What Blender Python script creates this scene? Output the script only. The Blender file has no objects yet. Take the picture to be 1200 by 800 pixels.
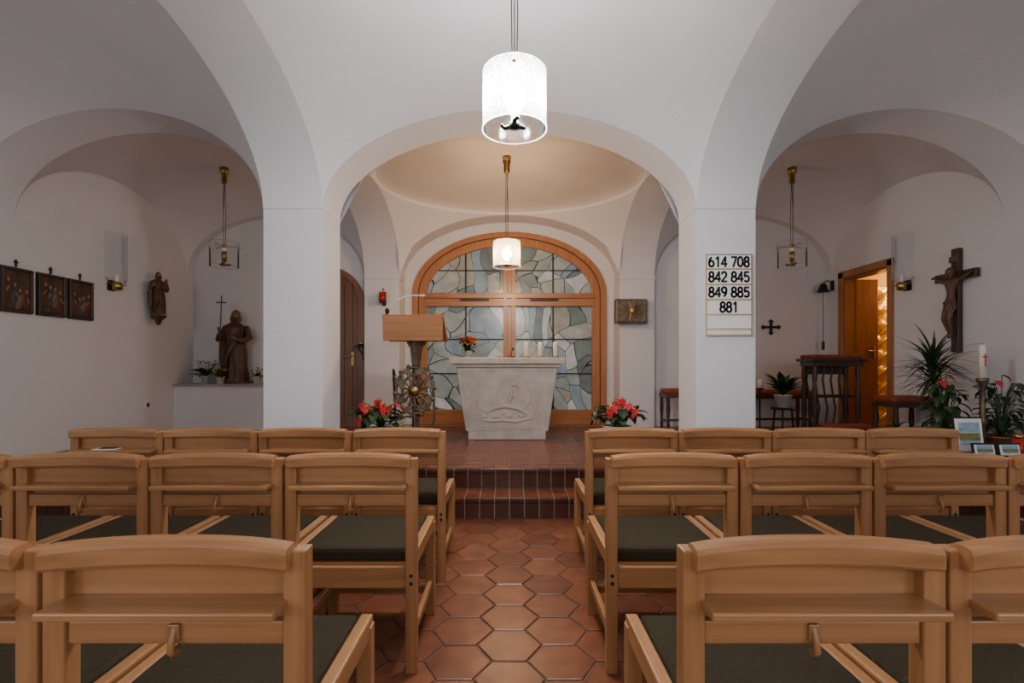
import bpy, bmesh, math, random
from mathutils import Vector, Matrix, Euler
random.seed(7)
D = bpy.data
COL = bpy.context.scene.collection
pi = math.pi

# ------------------------------------------------------------ materials
def pmat(name, c1, c2=None, rough=0.6, metal=0.0, nscale=8.0, stretch=(1,1,1), bump=0.0, bscale=60.0,
         emit=None, estr=0.0, coat=0.0, detail=4.0, spec=0.5):
    m = D.materials.new(name); m.use_nodes = True
    nt = m.node_tree; n = nt.nodes; l = nt.links
    b = n['Principled BSDF']
    b.inputs['Base Color'].default_value = (*c1, 1)
    b.inputs['Roughness'].default_value = rough
    b.inputs['Metallic'].default_value = metal
    b.inputs['Specular IOR Level'].default_value = spec
    if coat: b.inputs['Coat Weight'].default_value = coat; b.inputs['Coat Roughness'].default_value = .2
    tc = n.new('ShaderNodeTexCoord'); mp = n.new('ShaderNodeMapping')
    mp.inputs['Scale'].default_value = stretch
    l.new(tc.outputs['Object'], mp.inputs['Vector'])
    if c2 is not None:
        t = n.new('ShaderNodeTexNoise'); t.inputs['Scale'].default_value = nscale; t.inputs['Detail'].default_value = detail
        l.new(mp.outputs[0], t.inputs['Vector'])
        r = n.new('ShaderNodeValToRGB')
        r.color_ramp.elements[0].position = .3; r.color_ramp.elements[1].position = .7
        r.color_ramp.elements[0].color = (*c1, 1); r.color_ramp.elements[1].color = (*c2, 1)
        l.new(t.outputs['Fac'], r.inputs[0]); l.new(r.outputs[0], b.inputs['Base Color'])
    if bump:
        t2 = n.new('ShaderNodeTexNoise'); t2.inputs['Scale'].default_value = bscale; t2.inputs['Detail'].default_value = 5
        l.new(mp.outputs[0], t2.inputs['Vector'])
        bp = n.new('ShaderNodeBump'); bp.inputs['Strength'].default_value = bump; bp.inputs['Distance'].default_value = .02
        l.new(t2.outputs['Fac'], bp.inputs['Height']); l.new(bp.outputs[0], b.inputs['Normal'])
    if emit:
        b.inputs['Emission Color'].default_value = (*emit, 1); b.inputs['Emission Strength'].default_value = estr
    return m

PLASTER = pmat('plaster', (.665,.665,.69), (.71,.71,.73), rough=.92, nscale=1.2, bump=.12, bscale=30, spec=.2)
def wood(name, a, b, axis, rough=.38, coat=.15):
    st = {'x':(1.2,22,22),'z':(22,22,1.2),'y':(22,1.2,22)}[axis]
    return pmat(name, a, b, rough=rough, nscale=1.6, stretch=st, bump=.03, bscale=3, coat=coat, detail=6)
BA,BB_=(.29,.130,.046),(.43,.212,.086)
BEX = wood('beech_x', BA,BB_, 'x')
BEZ = wood('beech_z', BA,BB_, 'z')
BEY = wood('beech_y', BA,BB_, 'y')
OAKX = wood('oak_x', (.30,.12,.038), (.42,.18,.06), 'x')
OAKZ = wood('oak_z', (.32,.125,.038), (.44,.185,.06), 'z')
DOORW = wood('door_wood', (.11,.045,.018), (.19,.08,.034), 'z')
JAMBW = wood('jamb_wood', (.17,.062,.020), (.25,.095,.033), 'z')
DKW = wood('dark_wood', (.030,.012,.008), (.062,.026,.015), 'z')
CUSH = pmat('olive_cushion', (.033,.025,.015), (.050,.039,.024), rough=.95, nscale=120, bump=.3, bscale=250, spec=.1)
REDC = pmat('red_cushion', (.20,.03,.013), (.28,.055,.022), rough=.85, nscale=30)
STONE = pmat('altar_stone', (.48,.43,.37), (.66,.60,.53), rough=.8, nscale=5, bump=.4, bscale=40, detail=8)
WHITE = pmat('white_paint', (.8,.8,.78), rough=.5)
WAX = pmat('candle_wax', (.80,.76,.66), rough=.45)
BLACK = pmat('black_metal', (.012,.011,.010), rough=.45, metal=.3)
BRASS = pmat('brass', (.40,.27,.10), rough=.32, metal=1)
BRONZE = pmat('bronze', (.10,.075,.05), (.22,.17,.12), rough=.42, metal=.8, nscale=20, bump=.3, bscale=50)
STEEL = pmat('cord', (.05,.045,.04), rough=.5)
GOLD = pmat('gilding', (.70,.45,.12), (.85,.62,.25), rough=.3, metal=.6, nscale=9, bump=1.0, bscale=9)
LEAF = pmat('leaf_green', (.015,.05,.012), (.04,.10,.025), rough=.4, nscale=10)
LEAFD = pmat('leaf_dark', (.008,.03,.01), (.02,.055,.02), rough=.4, nscale=10)
REDF = pmat('red_spathe', (.50,.008,.025), (.62,.02,.04), rough=.3, nscale=10)
YEL = pmat('yellow_petal', (.8,.42,.02), rough=.5)
ORG = pmat('orange_petal', (.75,.13,.02), rough=.5)
WPET = pmat('white_petal', (.8,.78,.72), rough=.5)
POTW = pmat('pot_white', (.7,.7,.68), rough=.3)
POTT = pmat('pot_terracotta', (.35,.13,.06), rough=.7)
SOIL = pmat('soil', (.03,.02,.012), rough=1)
STW = pmat('statue_wood', (.045,.019,.010), (.12,.056,.030), rough=.5, nscale=9, bump=.25, bscale=25)
STSKIN = pmat('statue_carved_skin', (.18,.09,.05), (.24,.13,.075), rough=.5, nscale=9)
CORP = pmat('corpus_wood', (.08,.036,.022), (.14,.07,.04), rough=.5, nscale=12)
PLAST = pmat('plastic_white', (.7,.7,.68), rough=.4)
GROUT = pmat('grout', (.10,.078,.062), (.15,.12,.095), rough=.95, nscale=20)
GROUTL = pmat('grout_light', (.26,.215,.18), (.34,.29,.25), rough=.95, nscale=20)
REDGL = pmat('red_glass', (.35,.01,.01), rough=.15, emit=(1,.03,.01), estr=.05)
BLUE = pmat('blue_glass', (.02,.05,.3), rough=.2)
TEXT = pmat('ink_black', (.01,.01,.012), rough=.6)

def tilemat(name, cols, rough=.35, nb=.12):
    m = D.materials.new(name); m.use_nodes = True
    nt = m.node_tree; n = nt.nodes; l = nt.links; b = n['Principled BSDF']
    g = n.new('ShaderNodeNewGeometry'); r = n.new('ShaderNodeValToRGB')
    e = r.color_ramp.elements
    e[0].color = (*cols[0],1); e[1].color = (*cols[-1],1)
    for i,c in enumerate(cols[1:-1]):
        k = e.new((i+1)/(len(cols)-1)); k.color = (*c,1)
    l.new(g.outputs['Random Per Island'], r.inputs[0])
    tc = n.new('ShaderNodeTexCoord'); t = n.new('ShaderNodeTexNoise'); t.inputs['Scale'].default_value = 9; t.inputs['Detail'].default_value = 8
    l.new(tc.outputs['Object'], t.inputs['Vector'])
    mx = n.new('ShaderNodeMix'); mx.data_type='RGBA'; mx.blend_type='MULTIPLY'; mx.inputs['Factor'].default_value = .75
    rr = n.new('ShaderNodeValToRGB'); rr.color_ramp.elements[0].color=(.55,.5,.5,1); rr.color_ramp.elements[1].color=(1.25,1.2,1.15,1)
    rr.color_ramp.elements[0].position=.3; rr.color_ramp.elements[1].position=.7
    l.new(t.outputs['Fac'], rr.inputs[0]); l.new(r.outputs[0], mx.inputs['A']); l.new(rr.outputs[0], mx.inputs['B'])
    l.new(mx.outputs['Result'], b.inputs['Base Color'])
    b.inputs['Roughness'].default_value = rough
    bp = n.new('ShaderNodeBump'); bp.inputs['Strength'].default_value = nb; bp.inputs['Distance'].default_value=.01
    l.new(t.outputs['Fac'], bp.inputs['Height']); l.new(bp.outputs[0], b.inputs['Normal'])
    return m
TERRA = tilemat('terracotta_hex', [(.125,.037,.018),(.20,.064,.029),(.15,.045,.021),(.23,.078,.036),(.11,.032,.016)], nb=.2)
TERRAP = tilemat('terracotta_platform', [(.15,.042,.019),(.19,.056,.026),(.22,.070,.031)], rough=.25)
RISER = tilemat('riser_tile', [(.05,.016,.010),(.065,.020,.012),(.08,.025,.015)], rough=.3)

def glassmat(name, tint, diff=.22):
    m = D.materials.new(name); m.use_nodes = True
    nt = m.node_tree; n = nt.nodes; l = nt.links; n.clear()
    out = n.new('ShaderNodeOutputMaterial')
    tr = n.new('ShaderNodeBsdfTransparent'); tr.inputs[0].default_value=(*tint,1)
    tl = n.new('ShaderNodeBsdfTranslucent'); tl.inputs[0].default_value=(.95,.95,.95,1)
    gl = n.new('ShaderNodeBsdfGlossy'); gl.inputs['Roughness'].default_value=.08
    m1 = n.new('ShaderNodeMixShader'); m2 = n.new('ShaderNodeMixShader')
    tc = n.new('ShaderNodeTexCoord'); v = n.new('ShaderNodeTexNoise'); v.inputs['Scale'].default_value=90; v.inputs['Detail'].default_value=3
    l.new(tc.outputs['Object'], v.inputs['Vector'])
    mr = n.new('ShaderNodeMapRange'); mr.inputs[1].default_value=.4; mr.inputs[2].default_value=.65
    mr.inputs[3].default_value=diff*.7; mr.inputs[4].default_value=min(1,diff*1.7)
    l.new(v.outputs['Fac'], mr.inputs[0]); l.new(mr.outputs[0], m1.inputs[0])
    l.new(tr.outputs[0], m1.inputs[1]); l.new(tl.outputs[0], m1.inputs[2])
    lw = n.new('ShaderNodeLayerWeight'); lw.inputs[0].default_value=.12
    l.new(lw.outputs['Fresnel'], m2.inputs[0]); l.new(m1.outputs[0], m2.inputs[1]); l.new(gl.outputs[0], m2.inputs[2])
    l.new(m2.outputs[0], out.inputs[0])
    return m
LGLASS = glassmat('seeded_glass', (.97,.98,1.0), diff=.15)
CGLASS = glassmat('clear_glass', (.97,.98,.98), diff=.09)

def stained():
    m = D.materials.new('stained_glass'); m.use_nodes = True
    nt = m.node_tree; n = nt.nodes; l = nt.links; b = n['Principled BSDF']
    tc = n.new('ShaderNodeTexCoord')
    ns = n.new('ShaderNodeTexNoise'); ns.inputs['Scale'].default_value=1.1; ns.inputs['Detail'].default_value=1
    l.new(tc.outputs['Object'], ns.inputs['Vector'])
    sub = n.new('ShaderNodeVectorMath'); sub.operation='SCALE'; sub.inputs['Scale'].default_value=1.1
    l.new(ns.outputs['Color'], sub.inputs[0])
    ad = n.new('ShaderNodeVectorMath'); ad.operation='ADD'
    l.new(tc.outputs['Object'], ad.inputs[0]); l.new(sub.outputs[0], ad.inputs[1])
    mp = n.new('ShaderNodeMapping'); mp.inputs['Scale'].default_value=(3.0,0.0,2.0); mp.inputs['Rotation'].default_value=(0,.7,0)
    l.new(ad.outputs[0], mp.inputs['Vector'])
    v = n.new('ShaderNodeTexVoronoi'); v.inputs['Scale'].default_value=1.35; v.feature='F1'
    ve = n.new('ShaderNodeTexVoronoi'); ve.inputs['Scale'].default_value=1.35; ve.feature='DISTANCE_TO_EDGE'
    l.new(mp.outputs[0], v.inputs['Vector']); l.new(mp.outputs[0], ve.inputs['Vector'])
    r = n.new('ShaderNodeValToRGB'); r.color_ramp.interpolation='CONSTANT'
    cols=[(.13,.155,.15),(.18,.205,.19),(.22,.225,.20),(.10,.13,.115),(.29,.305,.30),(.14,.18,.205),(.20,.19,.155),(.085,.10,.105)]
    e=r.color_ramp.elements; e[0].color=(*cols[0],1); e[1].position=1/8; e[1].color=(*cols[1],1)
    for i in range(2,8):
        k=e.new(i/8); k.color=(*cols[i],1)
    sp = n.new('ShaderNodeSeparateColor'); l.new(v.outputs['Color'], sp.inputs[0]); l.new(sp.outputs[0], r.inputs[0])
    gt = n.new('ShaderNodeMath'); gt.operation='GREATER_THAN'; gt.inputs[1].default_value=.015
    l.new(ve.outputs['Distance'], gt.inputs[0])
    n2 = n.new('ShaderNodeTexNoise'); n2.inputs['Scale'].default_value=7; n2.inputs['Detail'].default_value=3
    l.new(tc.outputs['Object'], n2.inputs['Vector'])
    r2=n.new('ShaderNodeValToRGB'); r2.color_ramp.elements[0].color=(.78,.78,.78,1); r2.color_ramp.elements[1].color=(1.15,1.15,1.15,1)
    r2.color_ramp.elements[0].position=.3; r2.color_ramp.elements[1].position=.7
    l.new(n2.outputs['Fac'], r2.inputs[0])
    mu=n.new('ShaderNodeMix'); mu.data_type='RGBA'; mu.blend_type='MULTIPLY'; mu.inputs['Factor'].default_value=1
    l.new(r.outputs[0], mu.inputs['A']); l.new(r2.outputs[0], mu.inputs['B'])
    mx=n.new('ShaderNodeMix'); mx.data_type='RGBA'; mx.inputs['A'].default_value=(.010,.010,.010,1)
    l.new(gt.outputs[0], mx.inputs['Factor']); l.new(mu.outputs['Result'], mx.inputs['B'])
    l.new(mx.outputs['Result'], b.inputs['Base Color']); l.new(mx.outputs['Result'], b.inputs['Emission Color'])
    b.inputs['Emission Strength'].default_value=.55
    b.inputs['Roughness'].default_value=.2
    return m
STAIN = stained()

# ------------------------------------------------------------ mesh builder
class MB:
    def __init__(s, name): s.name=name; s.v=[]; s.f=[]; s.m=[]; s.sm=[]; s.mats=[]
    def mi(s, mat):
        if mat not in s.mats: s.mats.append(mat)
        return s.mats.index(mat)
    def add(s, vs, fs, mat, smooth=False):
        o=len(s.v); s.v += [tuple(v) for v in vs]; k=s.mi(mat)
        for f in fs: s.f.append([i+o for i in f]); s.m.append(k); s.sm.append(smooth)
    def box(s, c, d, mat, rot=None, bev=0.0, taper=None):
        bm=bmesh.new(); bmesh.ops.create_cube(bm,size=1)
        for v in bm.verts:
            v.co=Vector((v.co.x*d[0],v.co.y*d[1],v.co.z*d[2]))
            if taper and v.co.z<0: v.co.x*=taper[0]; v.co.y*=taper[1]
        if bev: bmesh.ops.bevel(bm,geom=list(bm.edges),offset=bev,segments=2,profile=.5,affect='EDGES')
        M=Matrix.Translation(c)@(Euler(rot).to_matrix().to_4x4() if rot else Matrix.Identity(4))
        bm.verts.index_update()
        s.add([M@v.co for v in bm.verts],[[v.index for v in f.verts] for f in bm.faces],mat,False); bm.free()
    def loft(s, rings, mat, closed=True, caps=True, smooth=True):
        n=len(rings[0]); vs=[p for r in rings for p in r]; fs=[]
        for i in range(len(rings)-1):
            for j in range(n if closed else n-1):
                k=(j+1)%n; fs.append([i*n+j,i*n+k,(i+1)*n+k,(i+1)*n+j])
        s.add(vs,fs,mat,smooth)
        if caps and closed:
            s.add(rings[0],[list(range(n))[::-1]],mat,False); s.add(rings[-1],[list(range(n))],mat,False)
    def tube(s, pts, r, mat, seg=8, caps=True):
        pts=[Vector(p) for p in pts]; R=r if isinstance(r,(list,tuple)) else [r]*len(pts)
        rings=[]; up=None
        for i,p in enumerate(pts):
            t=(pts[min(i+1,len(pts)-1)]-pts[max(i-1,0)]).normalized()
            if up is None:
                up=Vector((0,0,1)) if abs(t.z)<.9 else Vector((1,0,0))
            a=t.cross(up).normalized(); b=t.cross(a).normalized(); up=a.cross(t).normalized() if a.length>0 else up
            rings.append([p+(a*math.cos(2*pi*k/seg)+b*math.sin(2*pi*k/seg))*R[i] for k in range(seg)])
        s.loft(rings,mat,caps=caps)
    def lathe(s, prof, c, mat, seg=20, smooth=True, sx=1, sy=1, caps=False):
        c=Vector(c)
        s.loft([[c+Vector((r*sx*math.cos(2*pi*k/seg),r*sy*math.sin(2*pi*k/seg),z)) for k in range(seg)] for r,z in prof],mat,smooth=smooth,caps=caps)
    def ball(s, c, r, mat, seg=14, rot=None):
        if not isinstance(r,(tuple,list)): r=(r,r,r)
        M=Euler(rot).to_matrix() if rot else Matrix.Identity(3)
        c=Vector(c); rings=[]
        n=seg//2+1
        for i in range(n+1):
            a=-pi/2+pi*i/n; ca=max(math.cos(a),.001)
            rings.append([c+M@Vector((r[0]*ca*math.cos(2*pi*k/seg),r[1]*ca*math.sin(2*pi*k/seg),r[2]*math.sin(a))) for k in range(seg)])
        s.loft(rings,mat,caps=True)
    def prism(s, poly, y0, y1, mat):   # poly in xz, extruded on y
        n=len(poly); vs=[(x,y0,z) for x,z in poly]+[(x,y1,z) for x,z in poly]
        fs=[list(range(n)),list(range(n,2*n))[::-1]]+[[i,i+n,(i+1)%n+n,(i+1)%n] for i in range(n)]
        s.add(vs,fs,mat)
    def leaf(s, base, az, el, L, W, mat, droop=.5, shape='blade', n=7, fold=.15):
        base=Vector(base); d=Vector((math.cos(az),math.sin(az),0)); side=Vector((-math.sin(az),math.cos(az),0))
        p=base.copy(); vs=[]; a=el
        for i in range(n+1):
            t=i/n
            if shape=='blade': w=W*(min(1,t*6+.35))*(1-t**2.2)
            elif shape=='heart': w=W*math.sin(pi*min(1,(t+.18)/1.18))**.8*(1.25-.6*t) if t<1 else 0
            else: w=W*math.sin(pi*(.05+.95*t))
            w=max(w,.0005)
            up=Vector((-math.sin(a)*d.x,-math.sin(a)*d.y,math.cos(a)))
            vs+=[p+side*w/2+up*w*fold,p,p-side*w/2+up*w*fold]
            p=p+(d*math.cos(a)+Vector((0,0,1))*math.sin(a))*(L/n); a-=droop/n*2
        fs=[]
        for i in range(n):
            o=i*3; fs+=[[o,o+1,o+4,o+3],[o+1,o+2,o+5,o+4]]
        s.add(vs,fs,mat,True)
    def mesh(s):
        me=D.meshes.new(s.name); me.from_pydata(s.v,[],s.f)
        for m in s.mats: me.materials.append(m)
        me.polygons.foreach_set('material_index',s.m); me.polygons.foreach_set('use_smooth',s.sm); me.update()
        return me
    def obj(s, loc=(0,0,0), rz=0, parent=None, scale=1):
        o=D.objects.new(s.name,s.mesh()); COL.objects.link(o); o.location=loc; o.rotation_euler=(0,0,rz); o.scale=(scale,)*3
        if parent: o.parent=parent
        return o
def empty(name, loc=(0,0,0), rz=0):
    e=D.objects.new(name,None); COL.objects.link(e); e.location=loc; e.rotation_euler=(0,0,rz); e.empty_display_size=.1; return e
def lin(a,b,n): return [a+(b-a)*i/n for i in range(n+1)]

# ------------------------------------------------------------ shell constants
ZS, ZC = 2.53, 3.37; B = ZC-ZS
XI, XO, XW = 1.57, 2.07, 4.6
PF = .34
Y0,Y1,Y2,Y3,Y4,Y5 = -2.4,.75,1.2,4.3,4.75,7.3   # supports
YRS, YRC = 7.45, 7.7
mbc = MB('ceiling')
def sail(x0,x1,y0,y1,K=.48,n=32):
    g=[-math.cos(pi*i/n) for i in range(n+1)]
    vs=[];fs=[]
    for j in g:
        for i in g:
            a=1-i*i; b=1-j*j
            z=ZS+B*math.sqrt(max(0,a+b-(1-K)*a*b))
            vs.append(((x0+x1)/2+(x1-x0)/2*i,(y0+y1)/2+(y1-y0)/2*j,z))
    for j in range(n):
        for i in range(n):
            o=j*(n+1)+i; fs.append([o,o+n+1,o+n+2,o+1])
    mbc.add(vs,fs,PLASTER,True)
def band_x(x0,x1,y0,y1,n=40):   # arch spanning x, extruded along y
    vs=[];fs=[]
    for i in range(n+1):
        u=-math.cos(pi*i/n); z=ZS+B*math.sqrt(max(0,1-u*u)); x=(x0+x1)/2+(x1-x0)/2*u
        vs+=[(x,y0,z),(x,y1,z)]
    for i in range(n): fs.append([2*i,2*i+1,2*i+3,2*i+2])
    mbc.add(vs,fs,PLASTER,True)
def band_y(y0,y1,x0,x1,n=40):
    vs=[];fs=[]
    for i in range(n+1):
        u=-math.cos(pi*i/n); z=ZS+B*math.sqrt(max(0,1-u*u)); y=(y0+y1)/2+(y1-y0)/2*u
        vs+=[(x0,y,z),(x1,y,z)]
    for i in range(n): fs.append([2*i,2*i+1,2*i+3,2*i+2])
    mbc.add(vs,fs,PLASTER,True)
for (ya,yb) in ((Y0,Y1),(Y2,Y3),(Y4,Y5)):
    for sx in (-1,1):
        sail(*sorted((sx*XO,sx*XW)),ya,yb)
        band_y(ya,yb,sx*XI,sx*XO)
    if ya!=Y4: sail(-XI,XI,ya,yb)
for (ya,yb) in ((Y1,Y2),(Y3,Y4)):
    band_x(-XI,XI,ya,yb)
    for sx in (-1,1): band_x(*sorted((sx*XO,sx*XW)),ya,yb)
band_x(-XI,XI,Y5,YRC)
for sx in (-1,1): band_x(*sorted((sx*XO,sx*XW)),Y5,YRS)
# chancel dome on pendentives
cy=(Y4+Y5)/2; hy=(Y5-Y4)/2; N=96
rings=[]
angs=[2*pi*k/N for k in range(N)]
for t in lin(1,0,10):
    r_=[]
    for a in angs:
        R=1/max(abs(math.cos(a)),abs(math.sin(a))); r=1+(R-1)*t
        u=r*math.cos(a); v=r*math.sin(a)
        r_.append((XI*u,cy+hy*v,ZS+B*math.sqrt(max(0,2-u*u-v*v))))
    rings.append(r_)
mbc.loft(rings,PLASTER,caps=False)
rings=[]
for k,(r,z) in enumerate([(1,0),(.985,.035)]): rings.append([(XI*r*math.cos(a),cy+hy*r*math.sin(a),ZC+z) for a in angs])
mbc.loft(rings,PLASTER,caps=False,smooth=False)
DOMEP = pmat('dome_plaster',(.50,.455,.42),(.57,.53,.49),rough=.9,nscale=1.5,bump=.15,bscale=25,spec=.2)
rings=[]
for i in range(15):
    a_=(pi/2)*i/14; r=.985*math.cos(a_)+.001; z=.035+.22*math.sin(a_)
    rings.append([(XI*r*math.cos(a),cy+hy*r*math.sin(a),ZC+z) for a in angs])
mbc.loft(rings,DOMEP,caps=False)
mbc.obj()

def boxobj(name,x0,x1,y0,y1,z0,z1,mat=PLASTER,bev=0):
    mb=MB(name); mb.box((0,0,0),(x1-x0,y1-y0,z1-z0),mat,bev=bev)
    return mb.obj(((x0+x1)/2,(y0+y1)/2,(z0+z1)/2))
for yy in ((Y1,Y2),(Y3,Y4)):
    for sx in (-1,1):
        a,b=sorted((sx*XI,sx*XO)); boxobj('pillar',a,b,yy[0],yy[1],-.05,ZS,bev=.006)
for sx in (-1,1):
    a,b=sorted((sx*XI,sx*XO)); mb=MB('pilaster')
    mb.box(((a+b)/2,(Y5+YRC)/2,(PF+ZS)/2),(b-a,YRC-Y5,ZS-PF),PLASTER,bev=.004)
    mb.box(((a+b)/2,Y5+.1,2.47),(b-a+.03,.224,.035),PLASTER,bev=.008)
    mb.obj()
boxobj('wall_left',-XW-.2,-XW,Y0-.2,YRS+.2,-.1,3.8)
boxobj('wall_back',-XW,XW,Y0-.2,Y0,-.1,3.8)
# right wall with door opening
mb=MB('wall_right')
DY0,DY1,DZ=6.2,7.06,2.44
mb.box((XW+.075,(Y0-.2+DY0)/2,1.85),(.15,DY0-Y0+.2,3.9),PLASTER)
mb.box((XW+.075,(DY1+7.65)/2,1.85),(.15,7.65-DY1,3.9),PLASTER)
mb.box((XW+.075,(DY0+DY1)/2,(DZ+3.8)/2),(.15,DY1-DY0,3.8-DZ),PLASTER)
mb.box((XW+.075,(DY0+DY1)/2,.12),(.15,DY1-DY0,.44),PLASTER)
mb.obj()
boxobj('wall_rear_left',-XW,-XO,YRS,YRS+.2,0,3.8)
boxobj('wall_rear_right',XO,XW,YRS,YRS+.2,0,3.8)
# sacristy behind the door
SAC=pmat('sacristy_plaster',(.75,.52,.22),rough=.9)
mb=MB('wall_sacristy')
mb.box((5.3,7.4,1.5),(1.1,.1,2.6),SAC); mb.box((5.9,6.5,1.5),(.1,2,2.6),SAC); mb.box((5.3,5.7,1.5),(1.1,.1,2.6),SAC)
mb.box((5.3,6.5,2.85),(1.3,1.9,.1),SAC); mb.box((5.3,6.5,.29),(1.3,1.9,.1),TERRAP); mb.obj()
mb=MB('gilded_altarpiece')
for k in range(9):
    z=.5+k*.21
    mb.ball((5.21+.04*math.sin(k*2.3),7.24,z),(.11,.07,.12),GOLD)
    mb.tube([(5.11,7.2,z-.1),(5.19,7.14,z),(5.29,7.15,z+.07),(5.37,7.2,z-.02)],[.02,.035,.025,.012],GOLD)
mb.box((5.30,7.31,1.4),(.58,.06,1.9),GOLD,bev=.01)
mb.box((5.30,7.26,.42),(.58,.16,.14),GOLD,bev=.01); mb.obj()
mb=MB('door_1')
mb.box((4.90,7.035,1.38),(.30,.045,2.04),JAMBW,bev=.004)
mb.box((4.675,DY1-.02,1.39),(.16,.04,2.1),JAMBW,bev=.003)
mb.box((4.675,DY0+.02,1.39),(.16,.04,2.1),JAMBW,bev=.003)
mb.box((4.675,(DY0+DY1)/2,DZ-.02),(.16,DY1-DY0,.04),JAMBW)
mb.box((4.59,DY0-.03,1.42),(.02,.1,2.16),OAKZ,bev=.003); mb.box((4.59,DY1+.03,1.42),(.02,.1,2.16),OAKZ,bev=.003)
mb.box((4.59,(DY0+DY1)/2,DZ+.03),(.02,DY1-DY0+.16,.09),OAKX,bev=.003)
mb.box((4.98,7.0,1.40),(.03,.05,.16),BRASS,bev=.004); mb.tube([(4.98,6.98,1.42),(4.98,6.95,1.42),(4.88,6.95,1.42)],.009,BRASS)
mb.obj()
# rear centre wall with arched hole
WH, WZ0, WZS, WRI = 1.455, PF, 2.29, .935
def archpts(h,zs,ri,n=32,z0=WZ0):
    return [(-h,z0)]+[(-h*math.cos(pi*i/n),zs+ri*math.sin(pi*i/n)) for i in range(n+1)]+[(h,z0)]
mb=MB('wall_rear_center')
inn=archpts(WH,WZS,WRI)
out=[]
for x,z in inn:
    if z<=WZS+.001: out.append((math.copysign(XI,x),z))
    else:
        a=math.atan2((z-WZS)/WRI,x/WH); k=1/max(abs(math.cos(a)),abs(math.sin(a)))
        out.append((XI*math.cos(a)*k,WZS+1.5*math.sin(a)*k))
vs=[(x,YRC,z) for x,z in inn]+[(x,YRC,z) for x,z in out]+[(x,YRC+.2,z) for x,z in inn]
n=len(inn)
mb.add(vs,[[i,i+1,n+i+1,n+i] for i in range(n-1)]+[[i,2*n+i,2*n+i+1,i+1] for i in range(n-1)],PLASTER)
mb.obj()

# ------------------------------------------------------------ altar window
mb=MB('window_1')
def archframe(mb,ho,hi,zo,zi,ro,ri,y0,y1,mat,z0=WZ0,n=32):
    a=archpts(ho,zo,ro,z0=z0,n=n); b=archpts(hi,zi,ri,z0=z0,n=n); n=len(a)
    vs=[(x,y0,z) for x,z in a]+[(x,y0,z) for x,z in b]+[(x,y1,z) for x,z in a]+[(x,y1,z) for x,z in b]
    fs=[]
    for i in range(n-1):
        fs+=[[i,i+1,n+i+1,n+i],[n+i,n+i+1,3*n+i+1,3*n+i],[2*n+i,2*n+i+1,i+1,i]]
    mb.add(vs,fs,mat)
archframe(mb,1.455,1.37,WZS,WZS,.935,.86,YRC-.035,YRC+.12,OAKZ)
archframe(mb,1.375,1.35,WZS,WZS,.865,.84,YRC+.02,YRC+.1,DOORW)
archframe(mb,1.355,1.24,WZS,WZS,.845,.735,YRC-.01,YRC+.1,OAKZ)
g=archpts(1.27,WZS,.77); mb.add([(x,YRC+.07,z) for x,z in g],[list(range(len(g)))],STAIN)
def wz(x,h=1.25,r=.745): return WZS+r*math.sqrt(max(0,1-(x/h)**2))
for sx in (-1,1): mb.box((sx*.062,YRC+.02,(WZ0+3.03)/2),(.060,.12,3.03-WZ0),OAKZ,bev=.004)
mb.box((0,YRC+.04,(WZ0+3.03)/2),(.064,.07,3.03-WZ0),BEZ)
for zz in (2.15,2.27): mb.box((0,YRC+.015,zz),(2.56,.12,.075),OAKX,bev=.004)
mb.box((0,YRC+.03,2.21),(2.56,.07,.05),BEX)
for sx in (-1,1): mb.box((sx*.52,YRC-.05,2.21),(.42,.03,.035),BLACK)
mb.box((0,YRC+.02,WZ0+.11),(2.56,.12,.22),OAKX,bev=.004)
for x in (-.66,.66): mb.box((x,YRC+.05,(WZ0+wz(x))/2),(.022,.03,wz(x)-WZ0),BLACK)
for z in (1.62,1.1): mb.box((0,YRC+.05,z),(2.5,.03,.018),BLACK)
mb.box((0,YRC+.05,2.66),(2*1.08,.03,.014),BLACK)
mb.obj()
boxobj('window_backing',-1.6,1.6,YRC+.25,YRC+.3,0,3.4,PLASTER)

# ------------------------------------------------------------ floors
mb=MB('floor')
mb.add([(-XW,Y0,-.006),(XW,Y0,-.006),(XW,4.2,-.006),(-XW,4.2,-.006)],[[0,1,2,3]],GROUT)
s=.142
i=-int(XW/(1.5*s))-1
while i*1.5*s<XW:
    j=int(Y0/(math.sqrt(3)*s))-1
    while True:
        cyy=math.sqrt(3)*s*(j+.5*(i%2))
        if cyy>4.1: break
        cx=1.5*s*i
        if cyy>Y0 and abs(cx)<XW:
            hx=[(math.cos(pi/3*k),math.sin(pi/3*k)) for k in range(6)]
            dz=random.uniform(-.0008,.0008)
            vs=[(cx+a*s*.935,cyy+b*s*.935,dz) for a,b in hx]+[(cx+a*s*.968,cyy+b*s*.968,-.0025) for a,b in hx]+[(cx+a*s*.97,cyy+b*s*.97,-.008) for a,b in hx]
            fs=[[0,1,2,3,4,5]]+[[k,6+k,6+(k+1)%6,(k+1)%6] for k in range(6)]+[[6+k,12+k,12+(k+1)%6,6+(k+1)%6] for k in range(6)]
            mb.add(vs,fs,TERRA)
        j+=1
    i+=1
mb.obj()
mb=MB('floor_chancel')
S1,S2=4.05,4.36
mb.box((0,(S1+.012+S2+.1)/2,.078),(2*XW-.01,S2+.1-S1-.012,.17),GROUTL)
mb.box((0,(S2+.012+YRS)/2,.165),(2*XW-.01,YRS-S2-.012,.335),GROUTL)
mb.box((0,(YRS+YRC)/2,.165),(2*XI,YRC-YRS,.335),GROUTL)
tw=2*XW/78
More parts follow.
